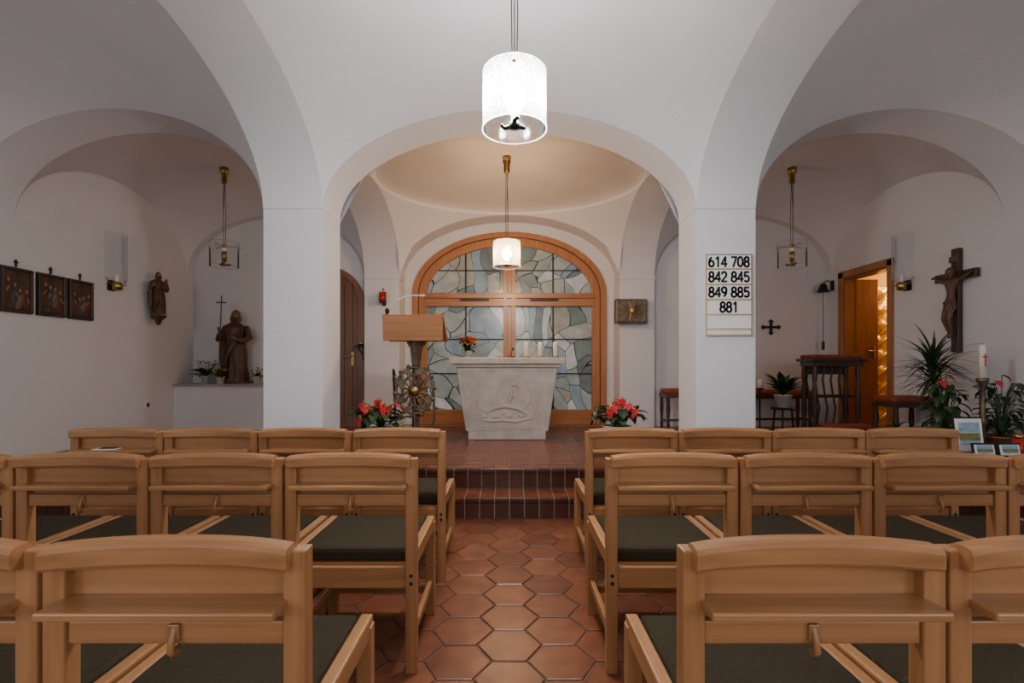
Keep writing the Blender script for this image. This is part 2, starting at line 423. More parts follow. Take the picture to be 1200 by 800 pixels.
for q in range(78):
    x=-XW+tw*(q+.5)
    for (yf,z0) in ((S1,0),(S2,.17)):
        mb.box((x,yf+.008,z0+.066),(tw-.007,.016,.118),RISER)
        mb.box((x,yf+.004,z0+.149),(tw-.007,.03,.036),RISER,bev=.008)
    mb.box((x,S1+.08,.163),(tw-.006,.125,.014),TERRAP); mb.box((x,S1+.23,.163),(tw-.006,.155,.014),TERRAP)
    mb.box((x,S2+.08,.333),(tw-.006,.125,.014),TERRAP)
ts=.2; y=S2+.15
while y<YRS-.1:
    for q in range(46):
        x=-XW+.2*(q+.5)
        mb.add([(x-ts/2+.003,y+.003,.34),(x+ts/2-.003,y+.003,.34),(x+ts/2-.003,y+ts-.003,.34),(x-ts/2+.003,y+ts-.003,.34)],[[0,1,2,3]],TERRAP)
    y+=ts
mb.obj()

# ------------------------------------------------------------ chairs
def chair_mesh():
    mb=MB('wooden_chair'); W=.515
    for sx in (-1,1):
        x=sx*(W/2-.022)
        mb.box((x,0,.421),(.044,.042,.842),BEZ,bev=.004)
        mb.box((x,.475,.225),(.044,.042,.45),BEZ,bev=.004)
        mb.box((x,.26,.442),(.036,.47,.062),BEY,bev=.006)
        mb.box((x,.24,.15),(.022,.44,.035),BEY,bev=.003)
        for zz in (.385,.355): mb.tube([(x,-.0195,zz),(x,-.0255,zz)],.007,BLACK,seg=8)
    rings=[]
    for x in lin(-.24,.232,14):
        yo=-.024+.026*(1-(x/.24)**2); e=.008*(abs(x)/.24)**3
        y0,y1=yo-.028,yo+.026; z0,z1=.812-e*.3,.862-e
        rings.append([(x,y0+.004,z0),(x,y0,z0+.006),(x,y0,z1-.012),(x,y0+.006,z1-.003),(x,y0+.014,z1),(x,y1-.012,z1),(x,y1-.002,z1-.005),(x,y1,z1-.014),(x,y1,z0+.006),(x,y1-.005,z0)])
    mb.loft(rings,BEX,smooth=False)
    mb.box((0,.012,.752),(W-.085,.014,.13),BEX,bev=.002)
    mb.box((0,-.037,.739),(W-.070,.088,.017),BEX,bev=.004)
    mb.box((0,.0,.678),(W-.088,.026,.046),BEX,bev=.004)
    mb.tube([(0,-.016,.69),(0,-.026,.668),(0,-.029,.648),(0,-.018,.636),(0,-.006,.640)],[.007,.007,.007,.006,.005],BEZ,seg=8)
    mb.box((0,-.017,.681),(.022,.010,.034),BEZ,bev=.003)
    mb.box((0,0.004,.372),(W-.088,.024,.085),BEX,bev=.004)
    mb.box((0,.478,.395),(W-.088,.024,.07),BEX,bev=.004)
    mb.box((0,.475,.12),(W-.088,.02,.035),BEX,bev=.003)
    mb.box((0,.245,.415),(W-.082,.46,.02),BEX)
    mb.box((0,.25,.452),(W-.080,.462,.056),CUSH,bev=.016)
    return mb.mesh()
cme=chair_mesh()
def chair(x,y,rz=0):
    o=D.objects.new('wooden_chair',cme); COL.objects.link(o); o.location=(x,y,0); o.rotation_euler=(0,0,rz)
for x in (-.656,-1.180,.596,1.118): chair(x,1.02)
for k in range(4): chair(-.62-.526*k,2.02); chair(.637+.524*k,2.02)
for k in range(4): chair(-.614-.522*k,2.86); chair(.68+.519*k,2.86)
mb=MB('hymn_leaflet'); mb.box((0,0,0),(.12,.06,.004),WHITE); mb.box((.01,0,.004),(.08,.045,.003),TEXT); mb.obj((-2.22,2.825,.7497),.1)

# ------------------------------------------------------------ pendants
def pendant(x,y,zc,ztop,lit,col=(1,1,1),W=0):
    e=empty('pendant_lamp',(x,y,zc)); G=LGLASS if lit else CGLASS
    mb=MB('glass_shade'); R=.157; H=.142
    mb.lathe([(R,-H),(R,H)],(0,0,0),G,seg=48)
    for q in (-1,1): mb.lathe([(R-.002,q*H),(R+.003,q*(H+.003)),(R+.003,q*(H-.005))],(0,0,0),LGLASS,seg=48)
    mb.obj(parent=e)
    mb=MB('suspension')
    for k in range(3):
        a=2*pi*k/3+.5
        mb.tube([(0,0,.095),(R*1.08*math.cos(a),R*1.08*math.sin(a),.095)],.004,BRASS,seg=6)
        mb.ball((R*1.08*math.cos(a),R*1.08*math.sin(a),.095),.009,BRASS,seg=8)
        mb.tube([(.012*math.cos(a),.012*math.sin(a),.10),(.018*math.cos(a),.018*math.sin(a),.45),(.01*math.cos(a+1),.01*math.sin(a+1),ztop-zc-.12)],.0035,STEEL,seg=5)
        mb.tube([(0.02*math.cos(a),0.02*math.sin(a),-.118),(.055*math.cos(a),.055*math.sin(a),-.122),(.07*math.cos(a+.3),.07*math.sin(a+.3),-.108)],[.013,.012,.009],BLACK,seg=6)
    mb.tube([(0,0,-.12),(0,0,.10)],.005,BRASS,seg=6)
    mb.lathe([(.0,-.142),(.026,-.138),(.028,-.112),(.018,-.10),(.018,-.07),(.0,-.07)],(0,0,0),BRASS if not lit else BLACK,seg=14)
    mb.lathe([(0,.08),(.024,.08),(.024,.12),(0,.125)],(0,0,0),BRASS,seg=14)
    if not lit: mb.lathe([(0,-.08),(.03,-.08),(.03,.03),(.02,.035),(0,.035)],(0,0,0),BRASS,seg=14)
    h=ztop-zc
    mb.lathe([(0,h-.16),(.034,h-.16),(.036,h-.05),(.05,h-.045),(.05,h+.02),(0,h+.02)],(0,0,0),BRASS,seg=18)
    mb.obj(parent=e)
    mb=MB('lamp_bulb')
    bm_=pmat('bulb_lit' if lit else 'bulb_frosted',(.9,.88,.8),rough=.3,emit=col,estr=(140 if lit else 0))
    if lit:
        # single large globe bulb in its holder
        mb.lathe([(.016,-.075),(.022,-.055),(.046,-.02),(.056,.012),(.046,.045),(.024,.064),(.001,.068)],(0,0,0),bm_,seg=18)
        mb.obj(parent=e)
        for sx in (-1,1):
            L=D.lights.new('bulb_light','POINT'); L.energy=W/2; L.color=col; L.shadow_soft_size=.03
            lo=D.objects.new('bulb_light',L); COL.objects.link(lo); lo.parent=e; lo.location=(sx*.085,0,0)
    else:
        mb.ball((0,0,.06),(.026,.026,.03),bm_,seg=12); mb.obj(parent=e)
pendant(.025,2.52,2.51,3.70,True,(1,.985,.96),122)
pendant(-.03,5.9,2.50,3.60,True,(1,.62,.33),58)
pendant(-3.37,6.05,2.53,3.53,False)
pendant(3.34,6.05,2.53,3.53,False)

# wall sconces
def sconce(x,y,z,rz):
    e=empty('wall_sconce',(x,y,z),rz)
    mb=MB('glass_shade')
    seg=[pi+pi*k/16 for k in range(17)]
    mb.loft([[(.15*math.cos(a),-.05+.10*math.sin(a),zz) for a in seg] for zz in (-.02,.52)],CGLASS,closed=False,caps=False)
    mb.obj(parent=e)
    mb=MB('bracket')
    mb.box((0,-.012,-.08),(.1,.022,.12),BLACK,bev=.004)
    mb.lathe([(0,-.14),(.05,-.13),(.055,-.06),(.03,-.04),(0,-.04)],(0,-.08,0),BRASS,seg=14)
    mb.tube([(0,-.01,-.08),(0,-.08,-.09)],.012,BLACK)
    for sx in (-1,1): mb.tube([(sx*.05,-.06,-.08),(sx*.13,-.08,-.06),(sx*.14,-.06,0)],.006,BRASS)
    mb.ball((0,-.08,.0),(.02,.02,.045),WHITE,seg=10)
    mb.obj(parent=e)
sconce(-XW,5.9,2.22,pi/2); sconce(XW,5.9,2.22,-pi/2)

# ------------------------------------------------------------ altar
mb=MB('stone_altar'); ax,ay=-.03,5.93
mb.box((0,.40,1.275),(1.35,.80,.075),STONE,bev=.01)
mb.box((0,.40,1.218),(1.26,.72,.045),STONE,bev=.012)
mb.box((0,.40,.82),(1.19,.66,.76),STONE,bev=.014,taper=(.82,.86))
mb.box((0,.40,.395),(.92,.56,.11),STONE,bev=.012)
def fy(z): # front face y at z
    t=(1.2-z)/.76; return .40-.33*(1-.14*t)
for z,w in ((1.16,1.06),(.49,.88)): mb.box((0,fy(z),z),(w,.014,.010),STONE)
for sx in (-1,1): mb.tube([(sx*.53,fy(1.16),1.16),(sx*.44,fy(.49),.49)],.007,STONE,seg=6)
def rel(pts,r):
    q=[rr*.72 for rr in r]
    mb.tube([(x,fy(z)+min(q)*.1,z) for x,z in pts],q,STONE,seg=8)
rel([(-.36,.60),(-.22,.565),(-.05,.575),(.12,.56),(.32,.60)],[.01,.026,.03,.026,.012])
rel([(-.24,.66),(-.16,.72),(-.02,.745),(.12,.72),(.24,.64)],[.02,.04,.045,.04,.02])
rel([(-.02,.74),(.06,.86),(.04,.98)],[.03,.035,.02])
rel([(.04,.98),(.10,1.0),(.15,.96)],[.026,.028,.012])
rel([(-.24,.67),(-.33,.72),(-.36,.82)],[.018,.014,.008])
rel([(.18,.70),(.27,.78),(.28,.90),(.22,1.0)],[.012,.014,.012,.008])
rel([(-.26,.86),(-.18,.96),(-.20,1.06)],[.008,.012,.006])
rel([(-.10,.82),(-.12,.93),(-.05,1.05)],[.010,.014,.008])
rel([(.30,.62),(.36,.72),(.36,.84)],[.012,.012,.006])
rel([(-.40,.92),(-.34,1.0),(-.36,1.08)],[.008,.010,.006])
rel([(.34,.92),(.38,1.0),(.34,1.08)],[.008,.010,.006])
rel([(-.06,.62),(-.02,.68),(.04,.62)],[.014,.018,.012])
for x,z in ((-.14,.62),(.02,.625),(.17,.63),(-.28,.62)): mb.ball((x,fy(z)+.006,z),(.05,.02,.03),STONE)
mb.obj((ax,ay,0))
TT=1.3125
for px in (.23,.40,.58):
    mb=MB('altar_candle'); mb.lathe([(0,0),(.045,0),(.045,.012),(.033,.018),(.02,.02),(0,.02)],(0,0,0),BRASS,seg=18)
    mb.lathe([(0,.018),(.028,.018),(.028,.185),(.024,.19),(0,.183)],(0,0,0),WAX,seg=20); mb.tube([(0,0,.18),(.002,0,.2)],.0015,BLACK,seg=5)
    mb.obj((px-.03,6.15,TT))
mb=MB('altar_crucifix_stand'); mb.lathe([(0,0),(.05,0),(.05,.01),(.015,.02),(0,.02)],(0,0,0),BRASS,seg=16)
mb.box((0,0,.06),(.012,.012,.10),BRASS); mb.box((0,0,.08),(.05,.012,.01),BRASS); mb.obj((-.1,6.1,TT))
mb=MB('altar_microphone'); mb.lathe([(0,0),(.045,0),(.04,.018),(0,.02)],(0,0,0),BLACK,seg=16); mb.tube([(0,0,.01),(0,.02,.06),(.02,.06,.10)],.005,BLACK); mb.ball((.022,.065,.11),.014,BLACK); mb.obj((.02,6.2,TT))

def flowerpot(name,loc,hpot,rpot,potmat,cols,n=14,h=.14,rad=.10,leafn=18,fr=.022,leafmat=LEAF):
    mb=MB(name)
    mb.lathe([(0,0),(rpot*.72,0),(rpot,hpot),(rpot*1.06,hpot),(rpot*1.06,hpot+.012),(rpot*.9,hpot+.012),(rpot*.88,hpot-.01)],(0,0,0),potmat,seg=20)
    mb.lathe([(0,hpot-.01),(rpot*.9,hpot-.01)],(0,0,0),SOIL,seg=16)
    for k in range(leafn):
        a=random.uniform(0,2*pi); mb.leaf((0,0,hpot-.01),a,random.uniform(.5,1.3),random.uniform(.7,1.1)*math.hypot(rad,h)*.9,rad*.42,leafmat,droop=.7,shape='oval',n=5)
    for k in range(n):
        a=random.uniform(0,2*pi); r=rad*math.sqrt(random.random()); z=hpot+h*random.uniform(.65,1.05)-r*.3
        p=Vector((r*math.cos(a),r*math.sin(a),z)); mb.tube([(0,0,hpot),(p.x*.6,p.y*.6,(z+hpot)/2),p],.0025,leafmat,seg=5)
        c=cols[k%len(cols)]
        for q in range(7):
            b=2*pi*q/7; mb.leaf(p,b,.5,fr*1.2,fr*.8,c,droop=.3,shape='oval',n=3)
        mb.ball(p+Vector((0,-.004,.004)),fr*.3,BLACK if c is YEL else YEL,seg=8)
    return mb.obj(loc)
flowerpot('potted_daisies',(-.50,6.1,TT),.07,.055,POTW,[YEL,ORG,YEL],n=38,h=.17,rad=.11,fr=.046)
LZ=.967
flowerpot('potted_narcissus',(-4.27,7.2,LZ),.10,.06,POTW,[YEL,WPET],n=12,h=.26,rad=.14,leafn=34,fr=.036)
flowerpot('potted_primrose',(-3.99,7.06,LZ),.09,.06,POTW,[YEL,YEL,WPET],n=18,h=.12,rad=.09,fr=.045)
flowerpot('potted_violet',(-3.55,7.2,LZ),.09,.06,POTW,[YEL,WPET],n=10,h=.14,rad=.08,fr=.034)

# anthurium
def anthurium(loc,seed):
    random.seed(seed); mb=MB('red_anthurium'); hp=.26; rp=.14
    mb.lathe([(0,0),(rp*.75,0),(rp,hp),(rp*1.06,hp),(rp*1.06,hp+.015),(rp*.9,hp+.01)],(0,0,0),POTW,seg=24)
    mb.lathe([(0,hp),(rp*.92,hp)],(0,0,0),SOIL,seg=16)
    for k in range(34):
        a=random.uniform(0,2*pi); r=random.uniform(.08,.22); z=hp+random.uniform(.05,.2)
        p=(r*math.cos(a),r*math.sin(a),z); mb.tube([(0,0,hp),(p[0]*.5,p[1]*.5,z*.95),p],.004,LEAF,seg=5)
        mb.leaf(p,a+random.uniform(-.5,.5),random.uniform(-.3,.5),random.uniform(.11,.16),.10,LEAFD if k%2 else LEAF,droop=.6,shape='heart')
    for k in range(19):
        a=random.uniform(0,2*pi); r=random.uniform(.02,.25); z=hp+random.uniform(.17,.32)-r*.3
        p=Vector((r*math.cos(a),r*math.sin(a),z)); mb.tube([(0,0,hp),(p.x*.4,p.y*.4,z*.9),p],.004,LEAF,seg=5)
        mb.leaf(p,-pi/2+random.uniform(-1.6,1.6),random.uniform(-1.2,-.3),.085,.078,REDF,droop=.3,shape='heart',fold=.08)
        mb.tube([p+Vector((0,-.01,0)),p+Vector((0,-.045,.03))],[.006,.004],YEL,seg=6)
    return mb.obj(loc)
anthurium((-1.25,5.0,PF),3); anthurium((1.08,5.15,PF),12)

# ------------------------------------------------------------ ambo
e=empty('lectern',(-.97,5.3,PF))
mb=MB('reading_desk')
mb.box((0,0,1.26),(.62,.40,.035),OAKX,rot=(-.62,0,0),bev=.005)
mb.box((0,-.155,1.25),(.60,.03,.25),OAKX,rot=(.10,0,0),bev=.005)
mb.box((0,.17,1.16),(.62,.02,.05),OAKX,bev=.004)
mb.obj(parent=e)
mb=MB('bronze_stand')
mb.lathe([(0,0),(.20,0),(.20,.02),(.06,.035),(.045,.06)],(0,0,0),BRONZE,seg=24)
mb.lathe([(.045,.05),(.04,.4),(.035,.75),(.045,.95),(.075,1.12),(.11,1.2)],(0,0.02,0),BRONZE,seg=10,smooth=False)
for k in range(5):
    a=2*pi*k/5; mb.tube([(.03*math.cos(a),.02+.03*math.sin(a),.9),(.05*math.cos(a),.02+.05*math.sin(a),1.05),(.13*math.cos(a),.02+.1*math.sin(a),1.2)],[.016,.018,.02],BRONZE)
cz=.62
for R_,rr in ((.06,.014),(.125,.013),(.19,.015)):
    mb.tube([(R_*math.cos(2*pi*k/28),-.06,cz+R_*1.25*math.sin(2*pi*k/28)) for k in range(29)],rr,BRONZE,seg=6)
for k in range(14):
    a=2*pi*k/14+.1
    mb.tube([(.05*math.cos(a),-.065,cz+.05*math.sin(a)),(.13*math.cos(a+.18),-.075,cz+.16*math.sin(a+.18)),(.205*math.cos(a),-.06,cz+.26*math.sin(a))],[.016,.012,.015],BRONZE,seg=6)
    mb.ball((.205*math.cos(a),-.06,cz+.26*math.sin(a)),.022,BRONZE,seg=8)
mb.ball((0,-.075,cz),(.06,.04,.06),BRASS)
for a in (.4,1.3,2.0,2.7,3.6,4.3,5.1,5.8): mb.box((.16*math.cos(a),-.07,cz+.2*math.sin(a)),(.05,.02,.07),BRONZE,rot=(0,a,0))
mb.tube([(0,-.06,cz-.24),(0,-.04,.06)],.02,BRONZE)
mb.tube([(-.19,-.06,cz+.1),(-.22,-.05,cz+.22),(-.20,-.05,cz-.3),(-.1,-.03,.06)],.012,BRONZE)
mb.tube([(.19,-.06,cz+.1),(.20,-.05,cz-.3),(.1,-.03,.06)],.012,BRONZE)
mb.obj(parent=e)
mb=MB('microphone')
mb.tube([(-.27,.1,1.25),(-.29,.05,1.36),(-.27,.0,1.45),(-.2,-.03,1.54),(-.08,-.02,1.60),(.06,0,1.60)],.009,PLAST)
mb.tube([(-.30,-.06,1.30),(-.28,-.08,1.40)],[.016,.02],BLACK); mb.ball((-.275,-.085,1.43),(.024,.024,.03),BLACK)
mb.ball((.07,0,1.60),(.03,.014,.014),PLAST)
mb.obj(parent=e)

# ------------------------------------------------------------ tabernacle etc.
mb=MB('bronze_tabernacle')
mb.box((0,-.07,0),(.44,.138,.34),BRONZE,bev=.01)
mb.box((0,-.145,0),(.40,.015,.30),BRONZE,bev=.006)
for k in range(24):
    a=2*pi*k/24; L1=.145 if k%2 else .11
    mb.tube([(.035*math.cos(a),-.16,.035*math.sin(a)),(L1*1.2*math.cos(a),-.155,L1*math.sin(a))],[.009,.004],BRASS if k%2 else BRONZE,seg=6)
mb.ball((0,-.16,0),(.035,.02,.035),GOLD)
mb.obj((1.71,Y5,1.985))
mb=MB('sanctuary_lamp')
mb.box((0,-.009,.0),(.05,.016,.2),BLACK,bev=.003); mb.tube([(0,-.004,-.06),(0,-.08,-.06)],.008,BLACK)
mb.lathe([(0,-.055),(.045,-.055),(.05,.0),(.045,.085),(.04,.085)],(0,-.09,0),REDGL,seg=18)
mb.lathe([(.05,-.06),(.055,-.05),(.03,-.07),(0,-.07)],(0,-.09,0),BLACK,seg=18); mb.tube([(0,-.09,.09),(0,-.09,.14),(0,-.01,.12)],.005,BLACK)
for k in range(4): mb.box((.05*math.cos(k*pi/2+.78),-.09+.05*math.sin(k*pi/2+.78),.01),(.010,.010,.15),BLACK)
mb.obj((-1.78,Y5-.012,2.17))
# arched wooden door left
mb=MB('door_2'); dc=-2.63; hw=.475
pts=[(-hw,PF),*[(-hw*math.cos(pi*i/20),2.13+hw*math.sin(pi*i/20)) for i in range(21)],(hw,PF)]
mb.prism([(x,z) for x,z in pts],YRS-.03,YRS-.001,DOORW)
archframe(mb,hw+.05,hw-.02,2.13,2.13,hw+.05,hw-.02,YRS-.06,YRS-.001,JAMBW,n=20)
for x in lin(-.36,.36,6): mb.box((x,YRS-.032,1.4),(.006,.006,2.0),BLACK)
mb.box((.36,YRS-.045,1.32),(.04,.012,.2),BRASS,bev=.003); mb.tube([(.36,YRS-.05,1.36),(.36,YRS-.1,1.36),(.26,YRS-.1,1.35)],.01,BRASS)
mb.obj((dc,0,0))
# holy water shelf fixed to the pilaster's outer flank
mb=MB('holy_water_shelf')
mb.box((0,-.07,0),(.15,.138,.015),BLACK,bev=.003); mb.box((0,-.021,-.1),(.02,.04,.2),BLACK); mb.lathe([(0,.01),(.03,.01),(.055,.05),(.05,.05),(.03,.02)],(0,-.07,0),BRASS,seg=16); mb.tube([(0,-.012,-.18),(0,-.11,-.01)],.007,BLACK)
mb.obj((-XO,7.365,1.50),-pi/2)

# hymn board with stroke-built numerals
e=empty('hymn_board',(1.835,Y3,1.805))
mb=MB('board_panel')
mb.box((0,-.009,0),(.385,.018,.68),WHITE,bev=.002)
for z in (.335,.215,.085,-.04,-.165,-.335,-.285): mb.box((0,-.022,z),(.385,.012,.008),BRASS)
for sx in (-1,1): mb.box((sx*.19,-.02,0),(.006,.012,.68),BRASS)
for z,wd in ((.275,.37),(.15,.37),(.022,.37),(-.103,.2)): mb.box((0,-.0195,z),(wd,.003,.112),WHITE)
mb.obj(parent=e)
def arc(cx,cz_,rx,rz_,a0,a1,n=14): return [(cx+rx*math.cos(math.radians(a0+(a1-a0)*i/n)),cz_+rz_*math.sin(math.radians(a0+(a1-a0)*i/n))) for i in range(n+1)]
GL={'0':[arc(.5,.8,.42,.74,0,360,24)],'8':[arc(.5,1.18,.34,.36,0,360,20),arc(.5,.42,.41,.40,0,360,20)],
 '6':[arc(.5,.48,.40,.44,0,360,20),arc(.78,.55,.68,.98,178,112,10)],'9':[arc(.5,1.12,.40,.44,0,360,20),arc(.22,1.05,.68,.98,-2,-68,10)],
 '1':[[(.22,1.25),(.56,1.56),(.56,.02)]],'4':[[(.72,.02),(.72,1.56),(.06,.45),(.98,.45)]],
 '7':[[(.08,1.52),(.92,1.52),(.38,.02)]],'5':[[(.88,1.52),(.22,1.52),(.15,.86)]+arc(.48,.50,.42,.46,130,-140,16)],
 '2':[arc(.5,1.12,.38,.42,165,-30,12)+[(.08,.06),(.94,.06)]]}
mb=MB('numerals')
def digit(ch,x0,z0,h):
    s_=h/1.6; w=.0085
    for st in GL[ch]:
        for (a,b),(c,d) in zip(st[:-1],st[1:]):
            A=Vector((x0+a*s_*.9,z0+b*s_)); C=Vector((x0+c*s_*.9,z0+d*s_)); t=(C-A).normalized(); nn=Vector((-t.y,t.x))*w; A2=A-t*w*.5; C2=C+t*w*.5
            mb.add([(p.x,-.0225,p.y) for p in (A2+nn,C2+nn,C2-nn,A2-nn)],[[0,1,2,3]],TEXT)
def number(sx,xc,zc,h=.085):
    st=.053
    for i,ch in enumerate(sx): digit(ch,xc+(i-1)*st-.024,zc-h/2,h)
for a,b,z in (('614','708',.275),('842','845',.15),('849','885',.022)):
    number(a,-.094,z); number(b,.094,z)
number('881',0,-.103)
mb.obj(parent=e)

# ------------------------------------------------------------ left ledge, statues
mb=MB('stone_ledge')
mb.box((-3.948,7.233,(PF+LZ-.03)/2),(1.30,.43,LZ-.03-PF),PLASTER); mb.box((-3.938,7.218,LZ-.015),(1.32,.46,.03),pmat('ledge_slab',(.3,.25,.2),(.4,.34,.28),rough=.6)); mb.obj()

def saint(name,loc,H,rz,staff=True,child=False,bracket=False,scale=1):
    e=empty(name,loc,rz)
    mb=MB('carved_figure')
    def P(x,y,z): return Vector((x*H,y*H,z*H))
    if bracket:
        mb.lathe([(0,-.24*H),(.05*H,-.2*H),(.07*H,-.12*H),(.15*H,-.05*H),(.17*H,0),(0,0)],(0,0,0),STW,seg=14)
    else: mb.box((0,0,.015*H),(.36*H,.28*H,.03*H),STW,bev=.005)
    prof=[(.03,.15,.11),(.1,.14,.105),(.2,.13,.10),(.32,.125,.098),(.42,.13,.10),(.5,.125,.095),(.58,.115,.085),(.66,.13,.09),(.73,.145,.09),(.79,.125,.075),(.82,.07,.055),(.845,.042,.042),(.87,.038,.04)]
    rings=[]; seg=36
    for z,rx,ry in prof:
        amp=.10*max(0,1-z/.8)+.03*(z<.8); r_=[]
        for k in range(seg):
            a=2*pi*k/seg; f=1+amp*math.sin(9*a+z*5)+amp*.5*math.sin(5*a-z*9+1)
            r_.append(P(rx*f*math.cos(a)+.015*math.sin(z*6),ry*f*math.sin(a),z))
        rings.append(r_)
    mb.loft(rings,STW)
    for k in range(6):
        t=k/5
        mb.tube([P(.12,-.05-.01*k,.77-.02*k),P(.02-.02*k,-.11,.62-.05*k),P(-.10,-.10,.5-.06*k),P(-.14,-.03,.42-.06*k)],[.02*H,.024*H,.024*H,.014*H],STW)
    mb.tube([P(-.13,0,.72),P(-.17,.01,.5),P(-.16,.02,.25),P(-.14,.02,.1)],[.03*H,.05*H,.045*H,.03*H],STW)
    hc=P(0,-.01,.925)
    mb.ball(hc,(.047*H,.053*H,.066*H),STSKIN,seg=18)
    mb.ball(hc+P(0,.014,.014),(.056*H,.056*H,.064*H),STW,seg=16)
    mb.tube([hc+P(0,-.05,.012),hc+P(0,-.064,-.008)],[.006*H,.010*H],STSKIN)
    mb.ball(hc+P(0,-.035,-.05),(.03*H,.026*H,.035*H),STW)
    for sx in (-1,1):
        mb.ball(hc+P(sx*.018,-.047,.012),(.008*H,.006*H,.006*H),STW,seg=8)
        mb.tube([hc+P(sx*.045,.0,.01),hc+P(sx*.055,.005,-.05),hc+P(sx*.05,.0,-.09)],[.015*H,.02*H,.012*H],STW)
    def hand(p,d):
        mb.ball(p,(.02*H,.012*H,.024*H),STSKIN,seg=10)
        for q in range(4):
            mb.tube([p+P((q-1.5)*.009,0,.01),p+P((q-1.5)*.011,-.014,.03),p+P((q-1.5)*.010,-.026,.025-.004*abs(q-1.5))],.0045*H,STSKIN,seg=6)
        mb.tube([p,p+P(d*.018,-.012,.015)],.005*H,STSKIN,seg=6)
    mb.tube([P(-.12,0,.77),P(-.18,-.02,.63),P(-.19,-.08,.60),P(-.165,-.13,.66)],[.045*H,.045*H,.04*H,.026*H],STW); mb.tube([P(-.165,-.13,.66),P(-.155,-.15,.70)],[.017*H,.014*H],STSKIN); hand(P(-.155,-.155,.72),1)
    mb.tube([P(.12,0,.77),P(.18,-.03,.62),P(.12,-.12,.57),P(.05,-.145,.60)],[.045*H,.05*H,.045*H,.028*H],STW); mb.tube([P(.05,-.145,.60),P(.02,-.155,.62)],[.017*H,.014*H],STSKIN); hand(P(.01,-.158,.625),-1)
    for sx in (-1,1): mb.ball(P(sx*.05,-.12,.045),(.025*H,.05*H,.018*H),STSKIN,seg=10)
    if staff:
        mb.tube([P(-.155,-.17,.04),P(-.115,-.175,1.17)],.007*H,STW,seg=8); mb.box(P(-.118,-.175,1.08),(.12*H,.014*H,.018*H),STW)
    if child:
        mb.ball(P(.10,-.13,.80),(.035*H,.035*H,.04*H),STSKIN); mb.loft([[P(.10+r*math.cos(2*pi*k/12),-.12+r*math.sin(2*pi*k/12),z) for k in range(12)] for z,r in ((.56,.03),(.62,.055),(.70,.05),(.76,.035),(.78,.02))],STW)
        mb.tube([P(.08,-.14,.73),P(.03,-.18,.72)],.012*H,STSKIN)
    mb.obj(parent=e)
    return e
saint('saint_john_statue',(-3.88,7.26,LZ),1.04,0.15,staff=True)
saint('madonna_statue',(-XW+.13,6.52,1.86),.55,pi/2-.5,staff=False,child=True,bracket=True)

# icons
def icon(y,seed):
    random.seed(seed)
    mb=MB('framed_icon_painting')
    pm=pmat('icon_paint_%d'%seed,(.03,.013,.009),(.10,.055,.028),rough=.5,nscale=9,detail=6)
    mb.box((0,-.012,0),(.31,.022,.42),BLACK,bev=.004); mb.box((0,-.027,0),(.235,.008,.345),pm)
    for sx in (-1,1): mb.box((sx*.137,-.03,0),(.025,.02,.40),DKW,bev=.004)
    for sz in (-1,1): mb.box((0,-.03,sz*.192),(.30,.02,.025),DKW,bev=.004)
    rb=[pmat('robe_a_%d'%seed,(.10,.024,.016),rough=.6),pmat('robe_b_%d'%seed,(.05,.055,.055),rough=.6),pmat('robe_c_%d'%seed,(.16,.10,.05),rough=.6)]
    sk=pmat('icon_skin_%d'%seed,(.24,.155,.10),rough=.6)
    for k in range(4):
        x=-.085+.055*k+random.uniform(-.01,.01); z=random.uniform(-.02,.09)
        mb.ball((x,-.031,z-.09),(.033,.004,.085),rb[k%3],seg=12,rot=(0,random.uniform(-.5,.5),0)); mb.ball((x,-.033,z+.015),(.015,.004,.019),sk,seg=12)
        mb.tube([(x,-.034,z-.05),(x+random.uniform(-.05,.05),-.034,z-.09)],.007,sk,seg=6)
    mb.box((0,-.012,.25),(.012,.012,.07),BLACK); mb.box((0,-.012,.26),(.04,.012,.012),BLACK)
    mb.obj((-XW+.001,y,1.915),pi/2)
icon(4.76,1); icon(5.12,2); icon(5.47,3)
mb=MB('wall_outlet'); mb.box((0,-.006,0),(.08,.012,.08),PLAST,bev=.003); mb.box((0,-.013,0),(.05,.004,.05),BLACK,bev=.002); mb.obj((-XW,6.5,.72),pi/2)

# ------------------------------------------------------------ right side bay
e=empty('crucifix',(XW,5.23,1.88),-pi/2)
mb=MB('wooden_cross'); mb.box((0,-.03,0),(.085,.05,1.06),DKW,bev=.005); mb.box((0,-.035,.25),(.48,.05,.085),DKW,bev=.005); mb.box((0,-.065,.42),(.10,.012,.06),CORP); mb.obj(parent=e)
def skin(name,pts,edges,rad,mat,parent,root=0,sub=2):
    me=D.meshes.new(name); me.from_pydata(pts,edges,[]); me.materials.append(mat)
    o=D.objects.new(name,me); COL.objects.link(o); o.parent=parent
    m=o.modifiers.new('skin','SKIN'); m.use_smooth_shade=True
    for i,v in enumerate(me.skin_vertices[0].data):
        r=rad[i]; v.radius=(r,r) if not isinstance(r,tuple) else r; v.use_root=(i==root)
    s_=o.modifiers.new('sub','SUBSURF'); s_.levels=sub; s_.render_levels=sub
    return o
pts=[(0,-.10,-.02),(0,-.09,.07),(0,-.09,.16),(0,-.09,.21),(.01,-.11,.25),(.015,-.125,.30),
     (-.05,-.09,.19),(-.12,-.085,.21),(-.20,-.075,.25),(.05,-.09,.19),(.12,-.085,.21),(.20,-.075,.25),
     (-.03,-.105,-.06),(-.035,-.135,-.19),(-.012,-.09,-.34),(-.008,-.10,-.39),
     (.03,-.105,-.06),(.025,-.14,-.19),(.012,-.10,-.34),(.008,-.125,-.39)]
ed=[(0,1),(1,2),(2,3),(3,4),(4,5),(2,6),(6,7),(7,8),(2,9),(9,10),(10,11),(0,12),(12,13),(13,14),(14,15),(0,16),(16,17),(17,18),(18,19)]
